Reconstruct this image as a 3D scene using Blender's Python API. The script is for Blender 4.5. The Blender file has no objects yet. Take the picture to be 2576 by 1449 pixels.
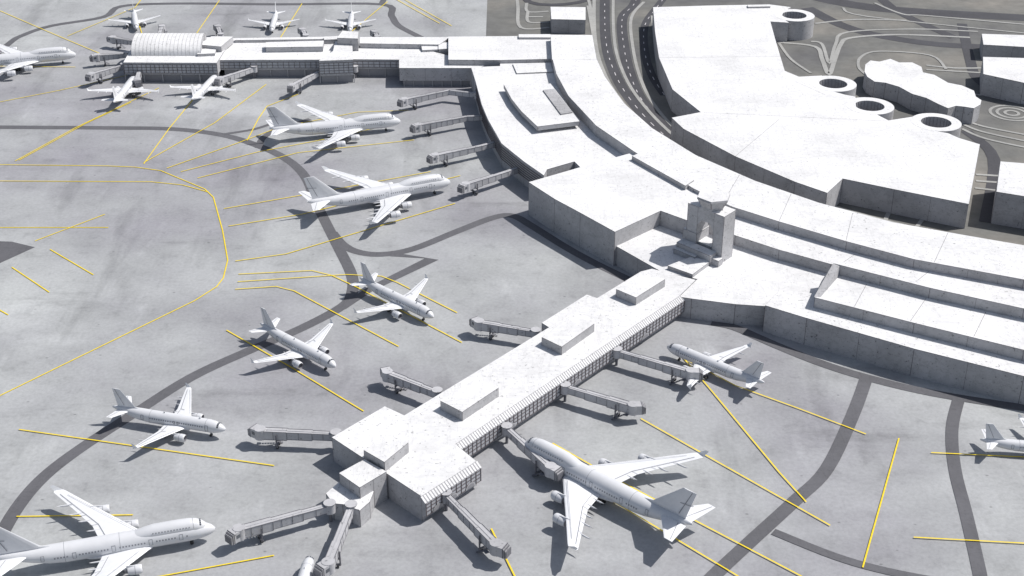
import bpy, math, random
from mathutils import Vector
random.seed(4)
# ---------------------------------------------------------------- survey transform
# Plan measurements were taken off an oblique aerial survey; each is converted once
# to metres on its true horizontal plane (ground or roof level).
H=269.0; TH=math.radians(28.5); F=3500.0
def P(u,v,z=0.0):
    a=u-1288.0; b=724.5-v
    dx=a; dy=F*math.cos(TH)+b*math.sin(TH); dz=-F*math.sin(TH)+b*math.cos(TH)
    t=(z-H)/dz
    return (dx*t,dy*t)
def PP(l,z=0.0): return [P(u,v,z) for u,v in l]

# ---------------------------------------------------------------- materials
def newmat(name):
    m=bpy.data.materials.new(name); m.use_nodes=True
    nt=m.node_tree; b=nt.nodes["Principled BSDF"]
    return m,nt,b
def node(nt,t,**k):
    n=nt.nodes.new(t)
    for a,v in k.items(): setattr(n,a,v)
    return n
def noise(nt,coord,scale,detail=4,rough=.55,stretch=None,rot=0):
    n=node(nt,'ShaderNodeTexNoise'); n.inputs['Scale'].default_value=scale
    n.inputs['Detail'].default_value=detail; n.inputs['Roughness'].default_value=rough
    if stretch:
        mp=node(nt,'ShaderNodeMapping'); mp.inputs['Scale'].default_value=stretch
        mp.inputs['Rotation'].default_value=(0,0,rot)
        nt.links.new(coord,mp.inputs['Vector']); nt.links.new(mp.outputs[0],n.inputs['Vector'])
    else: nt.links.new(coord,n.inputs['Vector'])
    return n.outputs['Fac']
def ramp(nt,fac,stops):
    r=node(nt,'ShaderNodeValToRGB'); e=r.color_ramp.elements
    while len(e)<len(stops): e.new(.5)
    for i,(p,c) in enumerate(stops):
        e[i].position=p; e[i].color=(c,c,c,1) if not isinstance(c,tuple) else (*c,1)
    nt.links.new(fac,r.inputs['Fac']); return r.outputs['Color']
def mul(nt,a,b,fac=1.0,mode='MULTIPLY'):
    m=node(nt,'ShaderNodeMix',data_type='RGBA',blend_type=mode)
    m.inputs[0].default_value=fac
    for s,i in ((a,6),(b,7)):
        if isinstance(s,tuple): m.inputs[i].default_value=(*s,1)
        else: nt.links.new(s,m.inputs[i])
    return m.outputs[2]
def concrete(name,base,lo=.86,speck=.75,coordtype='Object',rough=.85,crack=True,ck=.86):
    m,nt,b=newmat(name)
    tc=node(nt,'ShaderNodeTexCoord').outputs[coordtype]
    c=mul(nt,base,ramp(nt,noise(nt,tc,.045,6),[(.3,lo),(.62,1.0)]))
    c=mul(nt,c,ramp(nt,noise(nt,tc,.5,6,.7),[(.3,.87),(.6,1.0)]))
    c=mul(nt,c,ramp(nt,noise(nt,tc,1.0,2,.5),[(.29,speck),(.33,1.0)]))
    if crack:
        c=mul(nt,c,ramp(nt,noise(nt,tc,.16,7,.65,(1,.12,1),.5),[(.485,1.0),(.497,ck),(.507,1.0)]))
        c=mul(nt,c,ramp(nt,noise(nt,tc,.12,7,.65,(.15,1,1),-.3),[(.49,1.0),(.5,ck),(.508,1.0)]))
    nt.links.new(c,b.inputs['Base Color']); b.inputs['Roughness'].default_value=rough
    bp=node(nt,'ShaderNodeBump'); bp.inputs['Strength'].default_value=.25; bp.inputs['Distance'].default_value=.1
    nt.links.new(noise(nt,tc,2.0,5),bp.inputs['Height']); nt.links.new(bp.outputs[0],b.inputs['Normal'])
    return m
def plain(name,col,rough=.6,var=.12,sc=1.5,metal=0):
    m,nt,b=newmat(name)
    tc=node(nt,'ShaderNodeTexCoord').outputs['Object']
    c=mul(nt,col,ramp(nt,noise(nt,tc,sc,4),[(.3,1-var),(.65,1.0)]))
    nt.links.new(c,b.inputs['Base Color']); b.inputs['Roughness'].default_value=rough; b.inputs['Metallic'].default_value=metal
    return m
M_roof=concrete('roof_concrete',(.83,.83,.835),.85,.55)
M_wall=concrete('wall_concrete_shade_toned',(.50,.50,.515),.74,.45,ck=.74)  # concrete darker than the roofs: soft shade on walls is put into the colour
M_seam=plain('seam_dark',(.13,.12,.13))
M_pane=plain('glass_panel',(.50,.51,.54),.25,.2,.6)
M_mull=plain('mullion',(.13,.11,.115))
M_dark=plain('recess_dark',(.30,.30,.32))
M_jet=plain('aircraft_paint',(.70,.71,.735),.38,.05,.4)
M_wing=plain('wing_paint',(.82,.83,.85),.42,.06,.4)
M_jline=plain('panel_line',(.25,.26,.29))
M_jglass=plain('cockpit_glass',(.12,.13,.15),.15)
M_tyre=plain('tyre_rubber',(.05,.05,.05))
M_metal=plain('engine_inlet',(.2,.2,.22),.4)
M_bridge=concrete('bridge_panel',(.56,.56,.58),.75,.5,'Object',.6,False)
M_bridged=plain('bridge_frame',(.17,.17,.19))
M_yel=plain('yellow_paint',(.93,.70,.015),.6,.15,.8)
M_road=concrete('service_asphalt',(.135,.135,.148),.8,.85)
M_tar=concrete('road_asphalt',(.075,.075,.085),.75,.85)
M_kerb=concrete('kerb_concrete',(.40,.40,.385),.8,.8)
M_white=plain('lane_paint',(.75,.72,.74),.6,.2)

def ground_mat():
    m,nt,b=newmat('apron_concrete')
    tc=node(nt,'ShaderNodeTexCoord').outputs['Object']
    big=ramp(nt,noise(nt,tc,.0075,5,.55),[(.34,(.31,.305,.335)),(.5,(.392,.40,.412)),(.66,(.475,.49,.49))])
    c=mul(nt,big,ramp(nt,noise(nt,tc,.035,6,.6),[(.3,.80),(.6,1.0)]))
    c=mul(nt,c,ramp(nt,noise(nt,tc,.03,5,.6,(1,.22,1),.9),[(.30,.66),(.44,1.0)]))
    c=mul(nt,c,ramp(nt,noise(nt,tc,.02,4,.5,(.25,1,1),.35),[(.58,1.0),(.72,1.24)]))
    c=mul(nt,c,ramp(nt,noise(nt,tc,.06,5,.6,(1,.3,1),-.7),[(.62,1.0),(.74,1.22)]))
    c=mul(nt,c,ramp(nt,noise(nt,tc,.045,6,.65,(.2,1,1),.1),[(.27,.74),(.4,1.0)]))
    c=mul(nt,c,ramp(nt,noise(nt,tc,.7,5,.75),[(.3,.84),(.62,1.04)]))
    c=mul(nt,c,ramp(nt,noise(nt,tc,.14,6,.7),[(.25,.82),(.45,1.0)]))
    vo=node(nt,'ShaderNodeTexVoronoi'); vo.inputs['Scale'].default_value=.085; vo.inputs['Randomness'].default_value=.45
    mp=node(nt,'ShaderNodeMapping'); mp.inputs['Rotation'].default_value=(0,0,.6); mp.inputs['Scale'].default_value=(1,1.5,1)
    nt.links.new(tc,mp.inputs['Vector']); nt.links.new(mp.outputs[0],vo.inputs['Vector'])
    c=mul(nt,c,ramp(nt,vo.outputs['Distance'],[(.03,.6),(.06,1.0)]))
    nt.links.new(c,b.inputs['Base Color']); b.inputs['Roughness'].default_value=.75
    bp=node(nt,'ShaderNodeBump'); bp.inputs['Strength'].default_value=.2; bp.inputs['Distance'].default_value=.1
    nt.links.new(noise(nt,tc,1.0,6),bp.inputs['Height']); nt.links.new(bp.outputs[0],b.inputs['Normal'])
    return m
M_ground=ground_mat()
def land_mat():
    m,nt,b=newmat('landside_paving')
    tc=node(nt,'ShaderNodeTexCoord').outputs['Object']
    c=ramp(nt,noise(nt,tc,.012,4,.5),[(.35,(.12,.12,.125)),(.5,(.175,.175,.165)),(.66,(.255,.24,.215))])
    c=mul(nt,c,ramp(nt,noise(nt,tc,.12,6,.65),[(.3,.75),(.62,1.0)]))
    nt.links.new(c,b.inputs['Base Color']); b.inputs['Roughness'].default_value=.85
    return m
M_land=land_mat()

# ---------------------------------------------------------------- mesh builder
class MB:
    def __init__(s): s.v=[];s.f=[];s.m=[];s.sm=[];s.mats=[]
    def mi(s,mat):
        if mat not in s.mats: s.mats.append(mat)
        return s.mats.index(mat)
    def add(s,vs,fs,mat,smooth=False):
        o=len(s.v); s.v+= [tuple(v) for v in vs]; k=s.mi(mat)
        for f in fs: s.f.append([o+i for i in f]); s.m.append(k); s.sm.append(smooth)
    def mesh(s,name):
        me=bpy.data.meshes.new(name); me.from_pydata(s.v,[],s.f)
        for m in s.mats: me.materials.append(m)
        me.polygons.foreach_set('material_index',s.m); me.polygons.foreach_set('use_smooth',s.sm)
        me.update(); return me
    def obj(s,name):
        o=bpy.data.objects.new(name,s.mesh(name)); bpy.context.scene.collection.objects.link(o); return o
def ccw(p):
    a=sum(p[i][0]*p[(i+1)%len(p)][1]-p[(i+1)%len(p)][0]*p[i][1] for i in range(len(p)))
    return list(p) if a>0 else list(p)[::-1]
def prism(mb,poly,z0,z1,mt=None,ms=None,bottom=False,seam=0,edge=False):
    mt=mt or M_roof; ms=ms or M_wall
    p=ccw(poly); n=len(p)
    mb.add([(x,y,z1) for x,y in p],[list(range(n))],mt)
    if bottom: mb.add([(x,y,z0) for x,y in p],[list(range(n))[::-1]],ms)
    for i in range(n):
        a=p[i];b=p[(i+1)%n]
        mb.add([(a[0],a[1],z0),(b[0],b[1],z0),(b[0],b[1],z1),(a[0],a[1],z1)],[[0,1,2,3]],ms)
        if seam:
            L=math.dist(a,b); k=int(L//seam)
            if L<1: continue
            d=((b[0]-a[0])/L,(b[1]-a[1])/L); nn=(d[1],-d[0])
            mb.add([(a[0]+nn[0]*.05,a[1]+nn[1]*.05,z1-.16),(b[0]+nn[0]*.05,b[1]+nn[1]*.05,z1-.16),(b[0]+nn[0]*.05,b[1]+nn[1]*.05,z1-.04),(a[0]+nn[0]*.05,a[1]+nn[1]*.05,z1-.04)],[[0,1,2,3]],M_seam)
            for j in range(0,k+2):
                t=j*L/(k+1); w=.06 if 0<j<k+1 else .05
                t=min(max(t,w),L-w)
                x=a[0]+d[0]*t; y=a[1]+d[1]*t
                mb.add([(x-d[0]*w+nn[0]*.03,y-d[1]*w+nn[1]*.03,z0),(x+d[0]*w+nn[0]*.03,y+d[1]*w+nn[1]*.03,z0),
                        (x+d[0]*w+nn[0]*.03,y+d[1]*w+nn[1]*.03,z1-.2),(x-d[0]*w+nn[0]*.03,y-d[1]*w+nn[1]*.03,z1-.2)],[[0,1,2,3]],M_seam)
def obox(mb,c,d,L,W,z0,z1,mat,mt=None):
    nx,ny=-d[1],d[0]
    q=[(c[0]+d[0]*a*L/2+nx*b*W/2,c[1]+d[1]*a*L/2+ny*b*W/2) for a,b in((-1,-1),(1,-1),(1,1),(-1,1))]
    prism(mb,q,z0,z1,mt or mat,mat,True)
def cyl(mb,x,y,z0,z1,r,mat,n=12,r1=None,smooth=True,mt=None,a0=0):
    r1=r if r1 is None else r1
    A=[(x+r*math.cos(a0+2*math.pi*i/n),y+r*math.sin(a0+2*math.pi*i/n),z0) for i in range(n)]
    B=[(x+r1*math.cos(a0+2*math.pi*i/n),y+r1*math.sin(a0+2*math.pi*i/n),z1) for i in range(n)]
    mb.add(A+B,[[i,(i+1)%n,n+(i+1)%n,n+i] for i in range(n)],mat,smooth)
    mb.add(B,[list(range(n))],mt or mat)
def facade(mb,a,b,z0,z1,out,step=2.2,rows=2,pane=None):
    L=math.dist(a,b); d=((b[0]-a[0])/L,(b[1]-a[1])/L); n=(d[1]*out,-d[0]*out)
    o=.08
    q=lambda t,z,e:(a[0]+d[0]*t+n[0]*e,a[1]+d[1]*t+n[1]*e,z)
    mb.add([q(0,z0,o),q(L,z0,o),q(L,z1,o),q(0,z1,o)],[[0,1,2,3]],pane or M_pane)
    k=max(1,int(L/step))
    c=lambda t:(a[0]+d[0]*t+n[0]*(o+.1),a[1]+d[1]*t+n[1]*(o+.1))
    for i in range(k+1):
        obox(mb,c(L*i/k),d,.22,.2,z0-.05,z1+.05,M_mull)
    for r in range(rows+1):
        z=z0+(z1-z0)*r/rows
        obox(mb,c(L/2),d,L,.16,z-.09,z+.09,M_mull)
def inset(poly,k):
    cx=sum(p[0] for p in poly)/len(poly); cy=sum(p[1] for p in poly)/len(poly)
    return [(cx+(x-cx)*k,cy+(y-cy)*k) for x,y in poly]
def strip(mb,pts,w,z,mat,h=0):
    n=len(pts); Ls=[];Rs=[]
    for i in range(n):
        a=pts[max(0,i-1)];b=pts[min(n-1,i+1)]
        l=math.dist(a,b) or 1; t=((b[0]-a[0])/l,(b[1]-a[1])/l)
        k=1.0
        if 0<i<n-1:
            l1=math.dist(pts[i-1],pts[i]) or 1; t1=((pts[i][0]-pts[i-1][0])/l1,(pts[i][1]-pts[i-1][1])/l1)
            k=min(1.6,1/max(.3,abs(t[0]*t1[0]+t[1]*t1[1])))
        Ls.append((pts[i][0]-t[1]*w/2*k,pts[i][1]+t[0]*w/2*k)); Rs.append((pts[i][0]+t[1]*w/2*k,pts[i][1]-t[0]*w/2*k))
    for i in range(n-1):
        mb.add([(*Ls[i],z),(*Rs[i],z),(*Rs[i+1],z),(*Ls[i+1],z)],[[0,1,2,3]],mat)
        if h:
            for S in (Ls,Rs): mb.add([(*S[i],z-h),(*S[i+1],z-h),(*S[i+1],z),(*S[i],z)],[[0,1,2,3]],mat)
def smooth(pts,n=5):
    out=[]
    for i in range(len(pts)-1):
        p0=pts[max(0,i-1)];p1=pts[i];p2=pts[i+1];p3=pts[min(len(pts)-1,i+2)]
        for k in range(n):
            t=k/n
            out.append(tuple(.5*((2*p1[j])+(-p0[j]+p2[j])*t+(2*p0[j]-5*p1[j]+4*p2[j]-p3[j])*t*t+(-p0[j]+3*p1[j]-3*p2[j]+p3[j])*t**3) for j in(0,1)))
    out.append(tuple(pts[-1])); return out

# ---------------------------------------------------------------- ground
g=MB(); N=60; X0,X1,Y0,Y1=-3000,3000,-200,7000
vs=[(X0+(X1-X0)*i/N,Y0+(Y1-Y0)*j/N,0) for j in range(N+1) for i in range(N+1)]
g.add(vs,[[j*(N+1)+i,j*(N+1)+i+1,(j+1)*(N+1)+i+1,(j+1)*(N+1)+i] for j in range(N) for i in range(N)],M_ground)
g.obj('ground')
g=MB()
land=[(1250,-500),(1226,0),(1222,105),(1440,200),(1470,320),(1590,440),(1800,540),(2100,640),(2576,740),(3200,800),(4200,300),(4600,-500)]
g.add([(*P(u,v),.03) for u,v in land],[list(range(len(land)))],M_land); g.obj('landside_ground')

# service roads
g=MB(); zz=[.03]
def road(px,w=4.2,sm=True):
    zz[0]+=.012
    p=PP(px); p=smooth(p) if sm else p
    strip(g,p,w,zz[0],M_road)
road([(-200,318),(0,320),(300,322),(440,325),(560,340),(650,367),(720,400),(768,445),(800,520),(850,620),(884,690),(886,735),(862,770),(760,825),(620,885),(480,950),(330,1045),(200,1130),(110,1200),(45,1275),(-10,1370),(-60,1470)],4.8)
road([(836,585),(862,615),(900,634),(960,640),(1040,626),(1150,582),(1240,548),(1290,543),(1340,570),(1420,620),(1500,664),(1600,712)],4.4)
road([(985,640),(1086,652),(930,728),(860,775)],3.8,False)
road([(650,372),(662,347),(700,325),(780,300)],3.6)
road([(560,338),(640,325),(700,305)],2.4)
road([(-100,220),(20,112),(60,88),(130,65),(260,43),(305,16),(440,9),(700,11),(960,11),(985,40),(1003,65),(1060,95)],4.4)
road([(960,11),(975,-30),(990,-120)],4)
road([(1790,812),(1850,825),(1950,868),(2060,912),(2180,950),(2350,990),(2600,1030),(2800,1060)],4.4)
road([(2180,950),(2145,1045),(2080,1180),(2000,1260),(1880,1370),(1780,1465),(1700,1560)],4.6)
road([(2412,1003),(2395,1080),(2402,1180),(2432,1300),(2468,1460),(2490,1600)],4.2)
road([(1945,1338),(2100,1400),(2230,1437),(2400,1470)],3.2)
g.add([(*P(u,v),.035) for u,v in[(-80,604),(30,608),(88,622),(0,662),(-80,690)]],[[0,1,2,3,4]],M_road)
g.obj('service_road')

# yellow lead-in lines
g=MB(); zz=[.2]
def yl(*px,w=.48,sm=False):
    zz[0]+=.006
    p=PP(px); strip(g,smooth(p,6) if sm else p,w,zz[0],M_yel)
yl((-50,415),(0,415),(270,418),(340,421),(405,430),(515,476),(537,497),(560,580),(573,655),(562,700),(545,722),(490,757),(0,996),(-100,1045))
yl((-50,456),(0,456),(380,458),(460,466),(525,484))
yl((0,573),(273,573)); yl((88,607),(264,540)); yl((126,628),(235,692)); yl((30,673),(124,736)); yl((-20,770),(21,793))
yl((-30,263),(150,228),(320,190)); yl((38,406),(190,322),(400,222)); yl((48,404),(215,312),(330,258))
yl((362,413),(425,325),(485,252)); yl((362,410),(540,310),(670,213)); yl((622,354),(650,300),(672,268),(750,238))
yl((420,424),(600,360),(700,322),(900,283),(1028,278)); yl((455,433),(650,383),(850,345),(1000,310)); yl((497,449),(750,385),(1042,353))
yl((563,526),(800,485),(1083,433)); yl((575,570),(760,540),(1158,443)); yl((592,658),(720,640),(860,598),(1145,513))
yl((600,691),(785,682),(835,694),(900,725),(1162,863)); yl((598,710),(870,692),(960,696),(1000,712),(1150,788)); yl((592,729),(695,722),(740,733),(850,792),(1003,873))
yl((570,832),(740,930),(915,1036)); yl((48,1082),(400,1132),(690,1173)); yl((42,1301),(335,1297)); yl((380,1456),(690,1399))
yl((0,28),(120,80),(250,135)); yl((490,92),(552,2)); yl((705,97),(760,10)); yl((340,30),(358,88)); yl((885,80),(975,5))
yl((1000,-10),(1136,66)); yl((980,-10),(1106,60)); yl((0,168),(190,170)); yl((170,92),(340,20),(370,-20))
yl((1722,905),(1850,972),(2010,1030),(2178,1094)); yl((1700,880),(1790,985),(1960,1190),(2028,1265))
yl((1612,1055),(2088,1324)); yl((1390,1117),(1560,1213),(2010,1449),(2060,1475)); yl((1440,1205),(1600,1298),(1870,1460))
yl((1236,1332),(1300,1462)); yl((2261,1105),(2170,1430)); yl((2342,1141),(2700,1158)); yl((2298,1354),(2700,1376))
g.obj('apron_line_markings')

# landside roads and kerbs
g=MB(); k=MB()
A=[(1530,-150),(1522,-20),(1524,100),(1545,180),(1587,252),(1665,335),(1800,440),(2000,525),(2300,605),(2800,700)]
B=[(1610,-60),(1598,5),(1566,45),(1570,120),(1588,195),(1622,262),(1700,345),(1840,430),(2030,505),(2330,585),(2800,670)]
C=[(1700,-40),(1655,15),(1622,65),(1622,130),(1640,190),(1672,240)]
for i,(R,w) in enumerate(((A,6.5),(B,6.5),(C,5))):
    p=smooth(PP(R)); strip(g,p,w,.05+.015*i,M_tar)
    q=smooth(PP(R),30)
    seg=[];on=True;d=0
    for j in range(len(q)-1):
        d+=math.dist(q[j],q[j+1]); seg.append(q[j])
        if d>(5 if on else 6):
            if on and len(seg)>1: strip(g,[seg[0],seg[-1]],.4,.12,M_white)
            on=not on; seg=[q[j+1]]; d=0
for R,w,z in (([(2000,-20),(2200,20),(2576,45),(2900,60)],14,.10),([(2030,20),(2150,75),(2360,112),(2620,120)],9,.115),
            ([(2200,-20),(2260,30),(2400,95)],7,.13),([(1700,360),(1900,455),(2100,520)],5,.145),
            ([(2420,60),(2440,150),(2460,200),(2520,230),(2700,245)],6,.16),([(2430,330),(2500,400),(2480,560)],6,.175),
            ([(1300,-80),(1330,5),(1480,0),(1510,-60)],5,.19)):
    strip(g,smooth(PP(R)),w,z,M_tar)
g.obj('road')
off=lambda px,dx:[(u+dx,v) for u,v in px]
ks=[(off(A,-27),2.2),([(u+21,v-1) for u,v in A],1.9),(off(B,22)[1:],1.9),([(1640,40),(1650,120),(1660,180),(1695,240)],1.7),
 ([(1300,-10),(1303,20),(1310,70),(1382,70)],2.2),([(1325,8),(1328,30),(1380,29)],2),([(1328,30),(1330,56),(1382,56)],2),([(1330,43),(1366,43)],2),
 ([(1480,15),(1490,70),(1503,150),(1512,200)],2.4),([(1478,-10),(1492,45)],2.0),
 ([(1955,107),(2050,118),(2068,150),(2085,188),(2100,150),(2115,112),(2140,96),(2260,88),(2440,95)],2.6),
 ([(2040,105),(2068,112),(2086,160),(2102,112),(2130,82),(2300,74),(2460,80)],2),
 ([(2050,60),(2150,50),(2280,52)],2.2),([(2200,8),(2270,36),(2330,40),(2576,62)],2.0),([(2120,20),(2180,42),(2576,84)],1.7),
 ([(2330,165),(2400,172),(2470,172)],2.1),([(2330,176),(2470,184)],1.9),
 ([(2410,296),(2470,318),(2580,340)],1.8),([(2415,310),(2470,332),(2580,356)],1.8),([(2420,325),(2480,350),(2600,376)],1.8),
 ([(2455,440),(2520,444)],1.9),([(2455,456),(2510,460)],1.9),([(2452,474),(2505,480)],1.7),([(2440,235),(2480,240),(2600,228)],1.6),
 ([(1960,110),(1990,150),(2040,185)],1.7),([(2180,190),(2160,170),(2165,145),(2210,130),(2340,140),(2380,175)],1.7),
 ([(2225,560),(2240,530),(2270,505)],1.9),([(2300,580),(2330,540)],1.8)]
for i,(R,w) in enumerate(ks): strip(k,smooth(PP(R)),w,.24+.004*i,M_kerb,h=.2)
cx,cy=P(2545,285)
for r in (11,7.5,3.5):
    strip(k,[(cx+r*math.cos(a*math.pi/16),cy+r*math.sin(a*math.pi/16)) for a in range(33)],1.6,.23,M_kerb,h=.2)
k.obj('pavement')

# ---------------------------------------------------------------- terminal
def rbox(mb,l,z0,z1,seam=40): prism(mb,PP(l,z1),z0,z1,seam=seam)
# --- south pier
Z=9.5
mb=MB()
pier=[(1612,683),(1640,676),(1750,704),(1708,745),(1145,1117),(1198,1160),(1060,1248),(835,1100),(968,1022),(1017,1045)]
prism(mb,PP(pier,Z),0,Z,seam=30)
def sloped_facade(a,b):
    L=math.dist(a,b); d=((b[0]-a[0])/L,(b[1]-a[1])/L); n=(d[1],-d[0])
    if n[0]-n[1]<0: n=(-n[0],-n[1])
    q=lambda t,e,z:(a[0]+d[0]*t+n[0]*e,a[1]+d[1]*t+n[1]*e,z)
    e1=1.9
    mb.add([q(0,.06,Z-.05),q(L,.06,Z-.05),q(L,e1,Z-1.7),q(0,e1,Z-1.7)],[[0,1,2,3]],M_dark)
    mb.add([q(0,e1,Z-1.7),q(L,e1,Z-1.7),q(L,e1,2.9),q(0,e1,2.9)],[[0,1,2,3]],M_pane)
    mb.add([q(0,e1,2.9),q(L,e1,2.9),q(L,0,1.6),q(0,0,1.6)],[[0,1,2,3]],M_wall)
    for t in(0,L): mb.add([q(t,0,Z-.03),q(t,e1,Z-1.7),q(t,e1,2.9),q(t,0,1.6)],[[0,1,2,3]],M_wall)
    k=int(L/1.15)
    for i in range(k+1):
        t=L*i/k; w=.36
        mb.add([q(t-w,.03,Z-.03),q(t+w,.03,Z-.03),q(t+w,e1+.05,Z-1.62),q(t-w,e1+.05,Z-1.62),
                q(t-w,.03,Z-.1),q(t+w,.03,Z-.1),q(t+w,e1+.05,Z-1.8),q(t-w,e1+.05,Z-1.8)],[[0,1,2,3],[3,2,6,7],[0,3,7,4],[1,2,6,5]],M_roof)
    k=int(L/2.1)
    for i in range(k+1):
        t=L*i/k
        c=q(t,e1+.08,0); obox(mb,(c[0],c[1]),d,.2,.2,2.8,Z-1.85,M_mull)
    for z in (2.9,4.4,5.8,7.1):
        c=q(L/2,e1+.09,0); obox(mb,(c[0],c[1]),d,L,.14,z-.08,z+.08,M_mull)
    for f in (.2,.52,.8):
        V=[q(L*f+2.2*math.cos(j*math.pi/10),e1+.25,2.85+2.0*math.sin(j*math.pi/10)) for j in range(11)]
        mb.add(V,[list(range(11))],M_wall)
        V=[q(L*f+1.7*math.cos(j*math.pi/10),e1+.29,2.85+1.5*math.sin(j*math.pi/10)) for j in range(11)]
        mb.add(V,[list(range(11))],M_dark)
sloped_facade(P(1712,742,Z),P(1145,1117,Z)); sloped_facade(P(1198,1160,Z),P(1060,1248,Z))
for l,z in (([(1550,727),(1628,681),(1673,702),(1600,748)],13),([(1363,848),(1443,793),(1495,814),(1413,872)],13),
            ([(1108,1008),(1198,952),(1254,975),(1163,1036)],13.2),([(915,1132),(975,1092),(1027,1113),(967,1162)],13.4)):
    rbox(mb,l,Z-.2,z)
rbox(mb,[(853,1190),(917,1155),(972,1186),(905,1226)],0,10.8,seam=9)
rbox(mb,[(820,1241),(858,1208),(940,1236),(930,1262),(905,1284),(885,1276),(862,1268),(838,1266)],0,6.5,seam=9)
rbox(mb,[(1363,812),(1476,741),(1520,756),(1400,835)],0,7.6,seam=12)
rbox(mb,[(1680,668),(1740,645),(1787,657),(1742,690)],8,10.6)
mb.obj('south_pier_building')

# --- main terminal
mb=MB()
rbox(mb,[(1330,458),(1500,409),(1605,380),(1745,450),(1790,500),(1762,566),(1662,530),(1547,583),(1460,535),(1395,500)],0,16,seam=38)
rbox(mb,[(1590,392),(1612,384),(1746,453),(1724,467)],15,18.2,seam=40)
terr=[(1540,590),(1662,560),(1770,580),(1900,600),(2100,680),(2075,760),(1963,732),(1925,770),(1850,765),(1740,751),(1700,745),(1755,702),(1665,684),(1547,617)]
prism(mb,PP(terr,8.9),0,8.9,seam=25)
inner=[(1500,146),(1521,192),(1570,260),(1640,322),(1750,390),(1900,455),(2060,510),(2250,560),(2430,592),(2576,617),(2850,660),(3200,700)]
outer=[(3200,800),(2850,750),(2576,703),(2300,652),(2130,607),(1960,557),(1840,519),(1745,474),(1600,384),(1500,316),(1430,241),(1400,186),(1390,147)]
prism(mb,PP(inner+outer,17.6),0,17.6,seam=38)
for a,b in ((( 2145,536),(2128,606)),((1990,488),(1960,556)),((2385,585),(2350,660)),((1860,440),(1820,508))):
    strip(mb,[P(*a,17.6),P(*b,17.6)],.14,17.62,M_seam)
lb_in=[(1800,500),(1960,570),(2130,625),(2300,665),(2576,720),(3200,830)]
lb_out=[(3200,880),(2850,820),(2576,772),(2340,722),(2090,664),(1960,628),(1850,592),(1780,560)]
prism(mb,PP(lb_in+lb_out,13.6),0,13.6,seam=34)
for a,b in (((2150,640),(2110,668)),((2340,680),(2300,712))):
    strip(mb,[P(*a,13.6),P(*b,13.6)],.14,13.62,M_seam)
ridge=[(2096,662),(2340,724),(2576,776),(3200,905)]
back=[(3200,893),(2576,766),(2340,714),(2098,653)]
rbox(mb,ridge+back,0,20.5,seam=30)
rbox(mb,[(2085,690),(2112,680),(2300,722),(2576,785),(3200,910),(3200,1010),(2576,880),(2300,812),(2050,748),(2066,712)],0,16.0,seam=30)
a=P(2096,662,20.5); b=P(2048,747,16.0); c=P(2112,693,16.); e=P(2066,708,16.)
mb.add([(*a,20.5),(*e,16.05),(*b,16.05),(b[0]+2.5,b[1],16.05),(a[0]+3,a[1]-.2,20.4),(*c,16.05)],[[0,1,2],[0,2,3],[0,3,4],[4,3,5]],M_wall)
for a,b in (((2330,750),(2290,808)),((2180,715),(2150,770)),((2480,785),(2450,846))): strip(mb,[P(*a,16.02),P(*b,16.02)],.14,16.02,M_seam)
rbox(mb,[(1963,728),(2060,740),(2300,800),(3200,1000),(3200,1080),(2576,946),(2300,877),(2030,800),(1925,768)],0,11.5,seam=26)
rbox(mb,[(1385,87),(1490,88),(1501,150),(1389,150)],0,17.65,seam=20)
wing=[(1185,169),(1258,166),(1258,153),(1400,150),(1440,240),(1520,320),(1610,390),(1480,440),(1445,406),(1376,426),(1368,441),(1318,406),(1262,361),(1228,301),(1212,263),(1197,206)]
prism(mb,PP(wing,12),0,12,seam=20)
wl=PP([(1368,441),(1318,406),(1262,361),(1228,301),(1212,263),(1197,206)],12)
for i in range(5):
    a,b=wl[i],wl[i+1]; L=math.dist(a,b); d=((b[0]-a[0])/L,(b[1]-a[1])/L)
    n=(d[1],-d[0]) if d[1]<0 else (-d[1],d[0])
    if n[0]>0: n=(-n[0],-n[1])
    for z in (4,5.2,6.4,7.6,8.8,10):
        obox(mb,((a[0]+b[0])/2+n[0]*.15,(a[1]+b[1])/2+n[1]*.15),d,L,.3,z,z+.35,M_mull)
can=[(1267,212),(1385,210),(1420,255),(1458,305),(1352,318),(1312,280),(1288,250)]
prism(mb,PP(can,15.8),13.6,15.8,bottom=True,seam=50); prism(mb,inset(PP(can,15.8),.8),11.9,13.7)
slot=[(1366,226),(1394,223),(1440,282),(1411,287)]
prism(mb,PP(slot,16.4),15.7,16.4,M_wall,M_wall,seam=50)
rbox(mb,[(1290,160),(1385,158),(1392,180),(1300,184)],11.9,12.7)
mb.obj('main_terminal_building')

# --- north pier
mb=MB()
def raised(l,z,z0=4.6,win=None,step=2.2,rows=2,cols=9):
    p=PP(l,z); prism(mb,p,z0,z,bottom=True,seam=16)
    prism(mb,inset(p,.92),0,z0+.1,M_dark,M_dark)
    if win:
        for (i,j,za,zb) in win:
            a,b=PP([l[i],l[j]],z)
            if a[0]>b[0]: a,b=b,a
            facade(mb,a,b,za,zb,1,step,rows)
            L=math.dist(a,b); k=int(L/cols)
            for q in range(k+1):
                x=a[0]+(b[0]-a[0])*q/max(1,k); y=a[1]+(b[1]-a[1])*q/max(1,k)+.6
                cyl(mb,x,y,0,z0+.1,.3,M_wall,8)
raised([(310,157),(345,97),(586,92),(578,105),(545,158)],11.5,win=[(0,4,5.4,10.3)],step=2.4,rows=3)
raised([(580,96),(846,97),(846,146),(808,150),(547,151)],10.4,win=[(3,4,5.6,9)],step=3,rows=2)
raised([(802,153),(838,128),(843,104),(886,104),(888,150)],13.5,win=[(0,4,6,12)],step=2.6,rows=4)
raised([(884,115),(1064,115),(1064,142),(1010,150),(884,149)],10.2,win=[(3,4,5.6,9)],step=3,rows=2)
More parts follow.
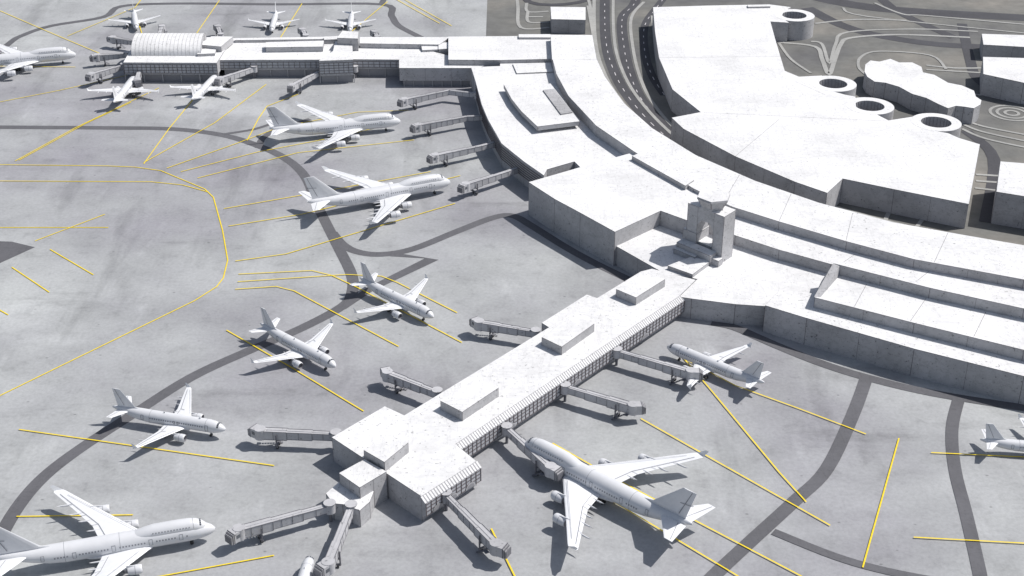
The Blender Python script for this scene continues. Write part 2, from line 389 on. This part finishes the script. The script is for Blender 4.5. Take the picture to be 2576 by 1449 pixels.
raised([(1004,171),(1004,148),(1066,124),(1130,140),(1270,150),(1200,171)],10.8,z0=3.4,win=None)
for u in range(1015,1190,24):
    x,y=P(u,171,10.8); cyl(mb,x,y+.6,0,3.5,.3,M_wall,8)
rbox(mb,[(1128,92),(1387,90),(1392,148),(1258,151),(1128,150)],0,14,seam=22)
rbox(mb,[(1305,86),(1385,86),(1385,94),(1305,94)],13.9,15.2)
rbox(mb,[(905,93),(1132,93),(1105,112),(905,109)],8,13)
rbox(mb,[(1103,108),(1130,106),(1130,122),(1103,124)],8,12.6)
rbox(mb,[(1060,114),(1110,112),(1110,124),(1062,126)],8,12)
rbox(mb,[(668,106),(815,102),(812,117),(668,119)],9,13.4); rbox(mb,[(590,96),(700,94),(840,92),(842,98),(590,101)],8,12)
rbox(mb,[(862,77),(902,80),(900,97),(848,95)],8,17.5); rbox(mb,[(815,92),(862,90),(862,98),(815,100)],8,13)
rbox(mb,[(500,112),(532,91),(586,92),(556,117)],11,14.8)
rbox(mb,[(498,123),(545,121),(540,134),(496,136)],11,13)
x0=P(331,140,11.6)[0]; x1=P(506,140,11.6)[0]; yf=P(331,140,11.6)[1]; yb=P(350,97,11.6)[1]; sx=P(350,97,11.6)[0]-x0
def arc(i,n,x,k=1.0):
    a=math.pi*i/n; c=(yf+yb)/2; r=(yb-yf)/2*k
    y=c-r*math.cos(a); return (x+sx*(y-yf)/(yb-yf),y,11.6+6.2*k*math.sin(a)**.8)
n=16
L0=[arc(i,n,x0) for i in range(n+1)]; L1=[arc(i,n,x1) for i in range(n+1)]
mb.add(L0+L1,[[i,i+1,n+2+i,n+1+i] for i in range(n)],M_roof,True)
mb.add(L0,[list(range(n+1))],M_wall); mb.add(L1,[list(range(n+1))[::-1]],M_wall)
for k_ in range(0,19):
    xx=x0+(x1-x0)*k_/18
    a=[arc(i,n,xx-.1) for i in range(n+1)]; b=[arc(i,n,xx+.1) for i in range(n+1)]
    a=[(p[0],p[1],p[2]+.08) for p in a]; b=[(p[0],p[1],p[2]+.08) for p in b]
    mb.add(a+b,[[i,i+1,n+2+i,n+1+i] for i in range(n)],M_wall,True)
mb.obj('north_pier_building')

# --- control tower (square to the pier, with a tall opening through the shaft)
mb=MB()
a=P(835,1100,Z);b=P(1060,1248,Z);l=math.dist(a,b);e1=((b[0]-a[0])/l,(b[1]-a[1])/l)
a=P(1145,1117,Z);b=P(1708,745,Z);l=math.dist(a,b);e2=((b[0]-a[0])/l,(b[1]-a[1])/l)
c0=P(1813,664,8.9)   # front corner
W=18.5; D=8.5; TZ=30.0
def fr(s,e): # s metres back along face from the front corner, e metres in depth
    return (c0[0]-e1[0]*s+e2[0]*e,c0[1]-e1[1]*s+e2[1]*e)
def blk(s0,s1,e0,e1_,z0,z1,seam=60): prism(mb,[fr(s0,e0),fr(s1,e0),fr(s1,e1_),fr(s0,e1_)],z0,z1,bottom=True,seam=seam)
A0,A1=5.0,13.2
blk(0,A0,0,D,8,TZ); blk(A1,W,0,D,8,TZ); blk(A0-.01,A1+.01,.02,D-.02,24.6,TZ-.02,0)
blk(A0-.1,A1+.1,1.2,D-1.2,8,14.0,0)
for s0,s1 in((A0,A0+2.2),(A1,A1-2.2)):
    p=[fr(s0,.03),fr(s1,.03)];q=[fr(s0,D-.03),fr(s1,D-.03)]
    mb.add([(*p[0],22.2),(*p[0],24.65),(*p[1],24.65),(*q[0],22.2),(*q[0],24.65),(*q[1],24.65)],[[0,1,2],[3,4,5],[0,2,5,3]],M_wall)
blk(2.5,W+1.5,-4.5,.1,8,13.4); blk(-.8,6.5,-3.2,.05,8,11.8); blk(13,W+1.6,-.2,D+.8,8,18)
blk(9,W+1.5,-6.5,-4.4,8,11.2); blk(3,9,-8.5,-4.45,8,10.4)
cc=fr(W/2-.5,D/2); an=math.atan2(e1[1],e1[0])
cyl(mb,*cc,TZ-.1,TZ+1.0,5.0,M_wall,6,5.0,False,a0=an); cyl(mb,*cc,TZ+1.0,TZ+4.4,5.0,M_wall,6,7.0,False,M_roof,a0=an)
cyl(mb,*cc,TZ+4.4,TZ+5.1,7.2,M_wall,6,6.9,False,M_roof,a0=an)
for i in range(6):
    an2=an+2*math.pi*i/6
    mb.add([(cc[0]+5.05*math.cos(an2-.03),cc[1]+5.05*math.sin(an2-.03),TZ+1.0),(cc[0]+5.05*math.cos(an2+.03),cc[1]+5.05*math.sin(an2+.03),TZ+1.0),
            (cc[0]+7.06*math.cos(an2+.02),cc[1]+7.06*math.sin(an2+.02),TZ+4.4),(cc[0]+7.06*math.cos(an2-.02),cc[1]+7.06*math.sin(an2-.02),TZ+4.4)],[[0,1,2,3]],M_seam)
mb.obj('control_tower')

# --- parking structure with helical ramps
mb=MB()
pk=[(1643,18),(1780,14),(1935,11),(1990,18),(1973,27),(1967,38),(1973,49),(1985,57),(1938,54),(1950,98),(1974,178),(2010,193),(2068,190),(2062,200),(2060,212),(2070,226),(2096,230),(2125,238),(2152,243),(2152,256),(2154,272),(2165,282),(2200,285),(2235,303),(2312,291),(2316,305),(2322,318),(2340,327),(2385,335),(2412,347),(2465,363),
    (2437,513),(2250,476),(2120,449),(2081,485),(2000,457),(1850,393),(1720,324),(1690,296),(1763,282),(1692,225),(1658,145),(1648,80)]
prism(mb,PP(pk,12),0,12,seam=26)
def ringramp(u,v,ro=12.2,ri=7.4):
    x,y=P(u,v,12.05); n=40; z=12.05
    cs=[(math.cos(2*math.pi*i/n),math.sin(2*math.pi*i/n)) for i in range(n)]
    O=[(x+c*ro,y+s*ro,z) for c,s in cs]; I=[(x+c*ri,y+s*ri,z) for c,s in cs]
    mb.add(O+I,[[i,(i+1)%n,n+(i+1)%n,n+i] for i in range(n)],M_roof)
    for rr in(ro,ri):
        T=[(x+c*rr,y+s*rr,z) for c,s in cs]; Bt=[(x+c*rr,y+s*rr,0) for c,s in cs]
        mb.add(T+Bt,[[i,(i+1)%n,n+(i+1)%n,n+i] for i in range(n)],M_wall,True)
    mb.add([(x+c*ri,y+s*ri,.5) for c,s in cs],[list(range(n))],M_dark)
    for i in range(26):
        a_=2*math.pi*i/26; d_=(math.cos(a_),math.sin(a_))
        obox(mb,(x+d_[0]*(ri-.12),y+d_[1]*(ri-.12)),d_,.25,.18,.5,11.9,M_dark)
for u,v in((1998,38),(2096,210),(2188,266),(2355,307)): ringramp(u,v)
for a_,b_ in (((2000,205),(2075,238)),((1655,145),(1975,142)),((1770,283),(2240,305)),((1850,393),(1960,300))):
    strip(mb,[P(*a_,12.0),P(*b_,12.0)],.14,12.03,M_seam)
rbox(mb,[(1880,12),(1935,11),(1938,16),(1882,17)],11.9,13)
mb.obj('parking_garage')

mb=MB()
rbox(mb,[(2177,162),(2190,152),(2212,155),(2240,148),(2262,157),(2295,157),(2318,168),(2322,182),(2350,188),(2385,208),(2420,215),(2450,228),(2455,243),(2469,252),(2466,263),(2450,272),(2425,268),(2405,266),(2385,272),(2362,262),(2330,246),(2295,236),(2262,218),(2228,208),(2200,205),(2182,193),(2175,180)],0,9,seam=16)
mb.obj('lobed_hotel_building')
for l,z in (([(2470,85),(2700,92),(2700,125),(2474,112)],9),([(2473,143),(2720,150),(2720,225),(2576,208),(2474,186)],12),([(2517,406),(2760,425),(2740,520),(2507,482)],15.5),([(1385,17),(1473,18),(1473,50),(1387,48)],9)):
    mb=MB(); p=PP(l,z); prism(mb,p,0,z,seam=18)
    mb.obj('office_building')

# ---------------------------------------------------------------- jet bridges
def wheel(mb,p,d,r,w,zc=None):
    zc=r if zc is None else zc; n=12; nn=(-d[1],d[0])
    V=[]
    for sd in(-1,1):
        for i in range(n):
            a=2*math.pi*i/n; V.append((p[0]+d[0]*r*math.cos(a)+nn[0]*sd*w/2,p[1]+d[1]*r*math.cos(a)+nn[1]*sd*w/2,zc+r*math.sin(a)))
    mb.add(V,[[i,(i+1)%n,n+(i+1)%n,n+i] for i in range(n)]+[list(range(n)),list(range(n,2*n))],M_tyre)
def jetbridge(px,cab_turn=.5):
    mb=MB(); pts=[P(u,v,5.2) for u,v in px]
    s=pts[0]
    cyl(mb,*s,0,3.6,.5,M_bridged,10); cyl(mb,*s,3.7,7.0,1.75,M_bridge,16,smooth=True,mt=M_bridge); cyl(mb,*s,7.0,7.2,1.95,M_bridged,16,mt=M_bridge)
    for i in range(len(pts)-1):
        a,b=pts[i],pts[i+1]; L=math.dist(a,b); d=((b[0]-a[0])/L,(b[1]-a[1])/L)
        last=i==len(pts)-2; nn=(-d[1],d[0])
        secs=3 if last else 1
        for k in range(secs):
            t0=L*k/secs-(.6 if k else 0); t1=L*(k+1)/secs
            w=2.0+.32*k; h0=4.15-.12*k-.1*k; h1=6.45+.15*k
            c=(a[0]+d[0]*(t0+t1)/2,a[1]+d[1]*(t0+t1)/2)
            obox(mb,c,d,t1-t0,w,h0,h1,M_bridge)
            m=max(2,int((t1-t0)/3.2))
            for j in range(m+1):
                t=t0+(t1-t0)*j/m; e=(a[0]+d[0]*t,a[1]+d[1]*t)
                for sd in(-1,1):
                    obox(mb,(e[0]+nn[0]*sd*(w/2+.04),e[1]+nn[1]*sd*(w/2+.04)),d,.12,.1,h0-.05,h1+.04,M_bridged)
            for sd in(-1,1):
                for zz_ in(h0-.16,h1-.02):
                    obox(mb,(c[0]+nn[0]*sd*(w/2),c[1]+nn[1]*sd*(w/2)),d,t1-t0-.05,.14,zz_,zz_+.15,M_bridged)
            obox(mb,c,d,t1-t0-.5,.4,h1,h1+.15,M_bridge)
        if last:
            e=b
            ang=math.atan2(d[1],d[0])+cab_turn; dc=(math.cos(ang),math.sin(ang)); nc=(-dc[1],dc[0])
            cyl(mb,e[0],e[1],3.5,7.2,1.95,M_bridge,14,mt=M_bridge)
            cc=(e[0]+dc[0]*1.6,e[1]+dc[1]*1.6)
            obox(mb,cc,dc,2.6,3.3,3.6,7.05,M_bridge)
            for q in range(5):
                c2=(e[0]+dc[0]*(3.0+.3*q),e[1]+dc[1]*(3.0+.3*q))
                obox(mb,c2,dc,.18,3.4-.1*q,3.5+.05*q,7.15-.25*q,M_bridged if q%2==0 else M_bridge)
            c3=(e[0]+dc[0]*1.6+nc[0]*1.67,e[1]+dc[1]*1.6+nc[1]*1.67); obox(mb,c3,dc,1.4,.08,5.0,6.2,M_jglass)
            t=L*.78; w0=(a[0]+d[0]*t,a[1]+d[1]*t)
            for sd in(-1,1):
                p=(w0[0]+nn[0]*sd*1.8,w0[1]+nn[1]*sd*1.8)
                obox(mb,p,d,.4,.4,.9,6.0,M_bridged)
                wheel(mb,(w0[0]+nn[0]*sd*1.1,w0[1]+nn[1]*sd*1.1),d,.6,.45)
            obox(mb,w0,d,.7,4.0,.9,1.4,M_bridged); obox(mb,w0,d,.5,4.0,3.1,3.6,M_bridged)
            st=(a[0]+d[0]*(L*.93)-nn[0]*2.4,a[1]+d[1]*(L*.93)-nn[1]*2.4)
            for q in range(9):
                f=q/8; obox(mb,(st[0]-d[0]*(f*4.6),st[1]-d[1]*(f*4.6)),d,.6,.9,3.6*(1-f)+.1,3.6*(1-f)+.25,M_bridged)
            obox(mb,(st[0]+d[0]*.6,st[1]+d[1]*.6),d,1.2,1.4,3.6,3.75,M_bridged)
            obox(mb,(e[0],e[1]),d,2.2,1.2,2.8,3.5,M_bridged)
    return mb.obj('jet_bridge')
for px,t in (([(1552,888),(1738,942)],.5),([(1422,978),(1592,1028)],.6),([(1275,1082),(1385,1183)],.3),([(1122,1250),(1248,1378)],.5),
          ([(884,1280),(826,1425)],-.6),([(830,1277),(602,1340)],.4),([(846,1098),(655,1090)],-.5),([(1100,992),(975,945)],-.6),([(1348,840),(1205,817)],-.6),
          ([(1200,240),(1130,232),(1018,256)],.3),([(1222,296),(1175,298),(1052,321)],.2),([(1268,357),(1210,372),(1095,397)],.2),([(1322,420),(1275,437),(1172,470)],.2),
          ([(893,174),(800,186),(735,220)],.3),([(640,174),(555,203)],.3),([(312,168),(232,192)],.3),([(322,139),(245,145)],.2),([(340,108),(285,100)],-.2),
          ([(352,180),(346,206)],.2),([(400,95),(408,72)],.3),([(556,92),(549,72)],.3),([(770,95),(762,80)],.3),([(950,98),(944,86)],.3)):
    jetbridge(px,t)

# ---------------------------------------------------------------- aircraft
def fuselage(mb,st,mat,n=24,smooth=True):
    V=[];Fc=[]
    for x,zc,ry,rz in st:
        for i in range(n):
            a=2*math.pi*i/n; V.append((-x,ry*math.sin(a),zc+rz*math.cos(a)))
    for k in range(len(st)-1):
        for i in range(n): Fc.append([k*n+i,k*n+(i+1)%n,(k+1)*n+(i+1)%n,(k+1)*n+i])
    Fc.append(list(range(n))); Fc.append([(len(st)-1)*n+i for i in range(n)][::-1])
    mb.add(V,Fc,mat,smooth)
AF=[(0,0),(.04,.45),(.15,.85),(.35,1),(.65,.62),(1,.05),(1,-.05),(.65,-.35),(.35,-.6),(.15,-.55),(.04,-.35)]
def surf(mb,secs,mat,vert=False,sides=(1,-1)):
    for sd in sides:
        V=[];n=len(AF)
        for xl,y,z,c,t in secs:
            for ax,az in AF:
                if vert: V.append((-(xl+ax*c),az*t*.5*(1 if az>0 else 1.6),z))
                else: V.append((-(xl+ax*c),y*sd,z+az*t*.5))
        Fc=[]
        for k in range(len(secs)-1):
            for i in range(n): Fc.append([k*n+i,k*n+(i+1)%n,(k+1)*n+(i+1)%n,(k+1)*n+i])
        Fc.append([(len(secs)-1)*n+i for i in range(n)]); Fc.append(list(range(n)))
        mb.add(V,Fc,mat)
def engine(mb,x,y,z,r,L):
    prof=[(0,.86),(.03,.97),(.12,1.06),(.35,1.1),(.6,1.02),(.8,.84)]
    n=18
    def rings(pr,mat,dx=0):
        V=[(-(x+L*a+dx),y+r*b*math.sin(2*math.pi*i/n),z+r*b*math.cos(2*math.pi*i/n)) for a,b in pr for i in range(n)]
        mb.add(V,[[k*n+i,k*n+(i+1)%n,(k+1)*n+(i+1)%n,(k+1)*n+i] for k in range(len(pr)-1) for i in range(n)],mat,True)
    rings(prof,M_jet); rings([(0,.86),(.05,.78),(.2,.76)],M_metal)
    rings([(.2,.77),(.2,.28),(.1,.02)],M_dark)
    rings([(.8,.84),(.78,.62),(.92,.5),(1.0,.4),(1.0,.3),(1.18,.03)],M_metal)
    rings([(.38,1.115),(.40,1.115)],M_jline)
    for i in range(12):
        a=2*math.pi*i/12
        mb.add([(-(x+L*.185),y+r*.25*math.sin(a),z+r*.25*math.cos(a)),(-(x+L*.185),y+r*.75*math.sin(a+.05),z+r*.75*math.cos(a+.05)),(-(x+L*.195),y+r*.75*math.sin(a+.3),z+r*.75*math.cos(a+.3))],[[0,1,2]],M_jline)
def ringline(mb,x,zc,ry,rz,w=.12,amin=-2.3,amax=2.3,e=.03):
    n=20;V=[]
    for xx in(x-w/2,x+w/2):
        for i in range(n+1):
            a=amin+(amax-amin)*i/n; V.append((-xx,(ry+e)*math.sin(a),zc+(rz+e)*math.cos(a)))
    mb.add(V,[[i,i+1,n+2+i,n+1+i] for i in range(n)],M_jline)
def patch(mb,x0,x1,a0,a1,zc,ry,rz,mat,e=.04):
    n=3
    V=[(-x,(ry+e)*math.sin(a0+(a1-a0)*i/n),zc+(rz+e)*math.cos(a0+(a1-a0)*i/n)) for x in(x0,x1) for i in range(n+1)]
    mb.add(V,[[i,i+1,n+2+i,n+1+i] for i in range(n)],mat)
def door(mb,x,w,a0,a1,zc,ry,rz):
    t=.13/ry
    for s in(1,-1):
        patch(mb,x,x+.13,s*a0,s*a1,zc,ry,rz,M_jline,.05); patch(mb,x+w-.13,x+w,s*a0,s*a1,zc,ry,rz,M_jline,.05)
        patch(mb,x,x+w,s*a0,s*(a0+t),zc,ry,rz,M_jline,.052); patch(mb,x,x+w,s*(a1-t),s*a1,zc,ry,rz,M_jline,.052)
def flapline(mb,p,q,w=.14):
    for s in(1,-1):
        dx=q[0]-p[0];dy=q[1]-p[1];l=math.hypot(dx,dy);nx,ny=-dy/l*w/2,dx/l*w/2
        mb.add([(-(p[0]+nx),s*(p[1]+ny),p[2]),(-(q[0]+nx),s*(q[1]+ny),q[2]),(-(q[0]-nx),s*(q[1]-ny),q[2]),(-(p[0]-nx),s*(p[1]-ny),p[2])],[[0,1,2,3]],M_jline)
def gear(mb,x,y,ztop,r,w,dual=2,bog=1):
    obox(mb,(-x,y),(1,0),.3,.3,r,ztop,M_metal)
    for b in range(bog):
        xx=-x+(b-(bog-1)/2)*r*2.3
        for s in(-1,1): wheel(mb,(xx,y+s*w),(1,0),r,.4)
def make_narrow():
    mb=MB(); c=3.65
    st=[(0,3.25,.02,.02),(.15,3.27,.35,.35),(.6,3.33,.78,.78),(1.3,3.42,1.15,1.18),(2.3,3.52,1.5,1.6),(3.6,3.6,1.8,1.9),(5.2,c,1.97,2.05),(24.5,c,1.97,2.05),(28,3.85,1.85,1.9),(31,4.15,1.5,1.6),(34,4.55,1.0,1.15),(36.3,4.85,.55,.68),(37.5,5.0,.25,.3),(37.6,5.0,.05,.08)]
    fuselage(mb,st,M_jet)
    fuselage(mb,[(10,2.6,.3,.2),(11.5,2.35,1.9,.75),(14,2.3,2.2,.85),(18,2.3,2.2,.85),(20.5,2.4,1.6,.7),(22,2.6,.3,.2)],M_jet,16)
    surf(mb,[(11.6,1.0,2.75,7.6,.9),(12.3,1.9,2.8,7.0,.85),(14.6,6.4,3.25,4.6,.55),(19.6,16.6,4.3,1.7,.2),(20.0,17.0,4.35,1.3,.1)],M_wing)
    for s in(1,-1):
        y=17.02*s; mb.add([(-19.9,y,4.35),(-21.5,y,4.35),(-21.9,y+.15*s,5.7),(-21.3,y+.15*s,5.7),(-21.6,y,3.6)],[[0,1,2,3],[0,1,4]],M_wing)
    surf(mb,[(31.2,.5,4.7,4.3,.4),(34.6,6.2,5.25,1.7,.15)],M_wing)
    surf(mb,[(27.2,0,5.3,8.6,.3),(29.6,0,6.1,6.2,.5),(34.2,0,11.75,2.6,.25)],M_jet,True,(1,))
    for s in(1,-1):
        engine(mb,10.6,5.75*s,1.85,1.15,4.2)
        mb.add([(-11.6,5.65*s,3.0),(-14.5,5.65*s,3.2),(-16,5.65*s,3.0),(-14.2,5.65*s,2.4),(-11.6,5.85*s,3.0),(-14.5,5.85*s,3.2),(-16,5.85*s,3.0),(-14.2,5.85*s,2.4)],[[0,1,2,3],[4,5,6,7],[0,1,5,4],[1,2,6,5],[3,2,6,7],[0,3,7,4]],M_jet)
        gear(mb,18.3,3.8*s,2.8,.58,.45)
        for yy in(5.,8.6,12.2):
            xx=16.9+(yy-5)*.33
            o=len(mb.v); fuselage(mb,[(xx,2.95+yy*.06,.02,.02),(xx+.7,2.8+yy*.06,.18,.22),(xx+2.2,2.8+yy*.06,.15,.18),(xx+3.1,2.9+yy*.06,.02,.02)],M_jet,8)
            mb.v[o:]=[(a,b+yy*s,z) for a,b,z in mb.v[o:]]
    gear(mb,5.1,0,2.0,.4,.25)
    for s in(1,-1):
        for a0,a1 in((.08,.42),(.48,.8),(.86,1.12)): patch(mb,1.75,2.55,s*a0,s*a1,3.5,1.42,1.55,M_jglass,.1)
    for x in [6.6+.75*i for i in range(24)]:
        for s in(1,-1): patch(mb,x,x+.36,s*1.2,s*1.4,c,1.97,2.05,M_jline,.04)
    door(mb,4.9,1.0,1.0,1.95,c,1.95,2.02)
    door(mb,26.3,.9,1.0,1.8,3.75,1.92,1.98)
    for x in(14.6,15.7): door(mb,x,.6,1.15,1.6,c,1.97,2.05)
    for x in(5.9,24.4): ringline(mb,x,c,1.97,2.05,.08)
    flapline(mb,(17.9,2.4,3.28),(18.0,6.4,3.5)); flapline(mb,(18.0,6.4,3.5),(20.4,15.6,4.36)); flapline(mb,(14.0,4.6,3.52),(19.6,15.8,4.42),.1)
    flapline(mb,(16.6,6.0,3.6),(18.0,6.4,3.5))
    flapline(mb,(34.2,1.2,4.9),(35.7,6,5.35),.1)
    for s in (1,-1): mb.add([(-33.2,.3*s,6.3),(-33.35,.3*s,6.3),(-36.0,.16*s,11.6),(-35.85,.16*s,11.6)],[[0,1,2,3]],M_jline)
    for x,h in((8.2,.5),(20.,.45)): obox(mb,(-x,0),(1,0),.5,.08,c+2.0,c+2.05+h,M_jet)
    return mb.mesh('narrow_body_jet')
def make_jumbo():
    mb=MB(); c=5.3; r=3.25
    st=[(0,4.6,.03,.03),(.3,4.6,.65,.7),(1.2,4.7,1.4,1.5),(2.6,4.85,2.05,2.15),(4.6,5.0,2.65,2.7),(7.5,5.2,3.1,3.1),(10.5,c,r,r),(47,c,r,r),(52,5.6,3.0,2.95),(57,6.2,2.4,2.35),(62,6.9,1.6,1.65),(66,7.5,.9,1.0),(68.2,7.8,.4,.45),(68.6,7.85,.1,.12)]
    fuselage(mb,st,M_jet,30)
    fuselage(mb,[(1.9,5.6,.3,.3),(3.0,6.1,1.2,1.5),(4.2,6.7,1.8,1.95),(5.8,7.2,2.2,2.25),(8,7.45,2.45,2.4),(11,7.55,2.55,2.4),(19,7.5,2.55,2.4),(22,7.2,2.4,2.2),(25,6.7,2.2,1.9),(28,6.0,2.0,1.6)],M_jet,26)
    fuselage(mb,[(18,3.4,.4,.3),(21,3.1,3.0,1.2),(26,3.0,3.5,1.4),(36,3.0,3.5,1.4),(40,3.2,2.8,1.1),(44,3.6,.5,.3)],M_jet,18)
    surf(mb,[(18.6,1.5,3.4,17.2,1.9),(20.6,3.2,3.55,15.3,1.7),(28.9,12.2,4.6,9.6,1.0),(37.6,21.5,5.7,6.6,.6),(46.3,31.0,6.9,4.0,.3),(47.2,31.8,7.0,3.0,.15)],M_wing)
    for s in(1,-1):
        y=31.8
        mb.add([(-47.4,y*s,7.05),(-50.2,y*s,7.05),(-51.4,(y+.7)*s,8.9),(-50.2,(y+.7)*s,8.9)],[[0,1,2,3]],M_wing)
    surf(mb,[(57.5,1.0,7.0,9.6,.9),(66.3,11.0,8.1,2.9,.25)],M_wing)
    surf(mb,[(49.5,0,8.3,16.5,.4),(54.0,0,9.4,12.2,.9),(64.6,0,19.3,4.7,.4)],M_jet,True,(1,))
    for s in(1,-1):
        for x,y,z in((24.0,11.7,2.75),(32.8,21.0,3.9)):
            engine(mb,x,y*s,z,1.45,5.6)
            mb.add([(-(x+1.2),(y-.15)*s,z+1.5),(-(x+5.2),(y-.15)*s,z+2.2),(-(x+9),(y-.15)*s,z+1.7),(-(x+5.5),(y-.15)*s,z+.6),
                    (-(x+1.2),(y+.15)*s,z+1.5),(-(x+5.2),(y+.15)*s,z+2.2),(-(x+9),(y+.15)*s,z+1.7),(-(x+5.5),(y+.15)*s,z+.6)],[[0,1,2,3],[4,5,6,7],[0,1,5,4],[1,2,6,5],[3,2,6,7],[0,3,7,4]],M_jet)
        gear(mb,32.5,5.5*s,4,.62,.55,2,2); gear(mb,35.6,1.9*s,4,.62,.55,2,2)
        for yy in(6.,10.,15.,19.,24.):
            xx=34.2+max(0,yy-12)*.62+(yy*.12); zz_=3.35+yy*.115
            o=len(mb.v); fuselage(mb,[(xx,zz_,.03,.03),(xx+1.2,zz_-.25,.28,.36),(xx+3.6,zz_-.2,.24,.28),(xx+5,zz_,.03,.03)],M_jet,8)
            mb.v[o:]=[(a,b+yy*s,z) for a,b,z in mb.v[o:]]
    gear(mb,8,0,3,.6,.35)
    for s in(1,-1):
        for a0,a1 in((.05,.36),(.42,.72),(.78,1.0)): patch(mb,4.3,5.0,s*a0,s*a1,6.9,1.9,2.0,M_jglass,.08)
        for x in [9+.95*i for i in range(50)]:
            if min(abs(x-d_) for d_ in(11,20.5,32,44,54))<1.3 or x>50: continue
            patch(mb,x,x+.45,s*1.34,s*1.5,c,r,r,M_jline,.04)
        for x in [8+.95*i for i in range(13)]: patch(mb,x,x+.38,s*1.12,s*1.28,7.5,2.55,2.4,M_jline,.05)
    for x in(10.5,20.,31.5,43.5): door(mb,x,1.2,1.12,1.78,c,r,r)
    door(mb,53.2,1.1,1.1,1.75,5.75,2.95,2.9)
    for x in(30,47): ringline(mb,x,c,r,r,.1)
    for x in(6.8,14.5): ringline(mb,x,7.45 if x>8 else 7.3,2.52 if x>8 else 2.36,2.4 if x>8 else 2.35,.09,-1.4,1.4)
    flapline(mb,(34.,4.5,4.1),(36.5,12.2,4.95),.16); flapline(mb,(36.5,12.2,4.95),(48.2,29.5,6.95),.16); flapline(mb,(24.5,5.5,4.9),(45.8,28.5,7.0),.12)
    for y_ in(12.2,17.5,23.5): flapline(mb,(36.5+(y_-12.2)*.68,y_,4.97+(y_-12.2)*.115),(38.6+(y_-12.2)*.62,y_+.1,4.8+(y_-12.2)*.12),.12)
    flapline(mb,(64.6,1.8,7.4),(68.2,10.5,8.25),.14)
    for s in(1,-1):
        mb.add([(-63.6,.42*s,9.6),(-63.9,.42*s,9.6),(-68.0,.2*s,19),(-67.8,.2*s,19)],[[0,1,2,3]],M_jline)
        mb.add([(-63.9,.42*s,13.6),(-63.9,.42*s,13.8),(-68.4,.2*s,14.3),(-68.4,.2*s,14.1)],[[0,1,2,3]],M_jline)
    return mb.mesh('jumbo_jet')
ME_n=make_narrow(); ME_j=make_jumbo()
def place(kind,nose,tail,dz=0):
    me,L,zn,zt,nm=(ME_n,37.6,3.3,5.0,'narrow_body_passenger_jet') if kind=='n' else (ME_j,68.6,4.7,7.8,'jumbo_passenger_jet')
    a=P(*nose,zn); b=P(*tail,zt); D=math.dist(a,b)
    s=min(1.12,max(.93,D/L)); ang=math.atan2(a[1]-b[1],a[0]-b[0])
    mx,my=(a[0]+b[0])/2,(a[1]+b[1])/2
    o=bpy.data.objects.new(nm,me); bpy.context.scene.collection.objects.link(o)
    o.location=(mx+math.cos(ang)*L*s/2,my+math.sin(ang)*L*s/2,.05); o.rotation_euler=(0,0,ang); o.scale=(s,s,s)
place('n',(569,1083),(283,1026)); place('n',(845,925),(655,817)); place('n',(1091,800),(905,702))
place('n',(1675,873),(1926,968)); place('n',(2745,1136),(2466,1104)); place('n',(782,1400),(715,1600))
place('n',(343,70),(335,22)); place('n',(683,76),(695,26)); place('n',(880,76),(885,26))
place('n',(342,196),(284,262)); place('n',(545,194),(482,251))
place('j',(192,137),(-130,152)); place('j',(1008,304),(677,322)); place('j',(1133,457),(772,508))
place('j',(1311,1116),(1742,1320)); place('j',(541,1326),(-20,1400))

# ---------------------------------------------------------------- light, sky, camera
sd=Vector((.72,.2,1)).normalized()
el=math.asin(sd.z); az=math.atan2(sd.x,sd.y)
w=bpy.data.worlds.new('World'); bpy.context.scene.world=w; w.use_nodes=True
nt=w.node_tree; bg=nt.nodes['Background']; sky=nt.nodes.new('ShaderNodeTexSky'); sky.sky_type='NISHITA'
sky.sun_disc=False; sky.sun_elevation=el; sky.sun_rotation=az; sky.air_density=1.0; sky.dust_density=1.5; sky.ozone_density=1.0
hs=nt.nodes.new('ShaderNodeHueSaturation'); hs.inputs['Saturation'].default_value=.72
nt.links.new(sky.outputs[0],hs.inputs['Color']); nt.links.new(hs.outputs[0],bg.inputs['Color']); bg.inputs['Strength'].default_value=.088
sun=bpy.data.lights.new('sun','SUN'); sun.energy=4.2; sun.angle=math.radians(.5); sun.color=(1,.965,.925)
so=bpy.data.objects.new('sun',sun); so.rotation_euler=(-sd).to_track_quat('-Z','Y').to_euler(); so.location=(300,300,500); bpy.context.scene.collection.objects.link(so)
cam=bpy.data.cameras.new('camera'); cam.sensor_width=36; cam.lens=F/2576*36; cam.clip_start=1; cam.clip_end=12000
co=bpy.data.objects.new('camera',cam); co.location=(0,0,H); co.rotation_euler=(math.pi/2-TH,0,0); bpy.context.scene.collection.objects.link(co)
sc=bpy.context.scene; sc.camera=co
sc.view_settings.view_transform='Standard'; sc.view_settings.look='None'; sc.view_settings.exposure=0; sc.view_settings.gamma=1
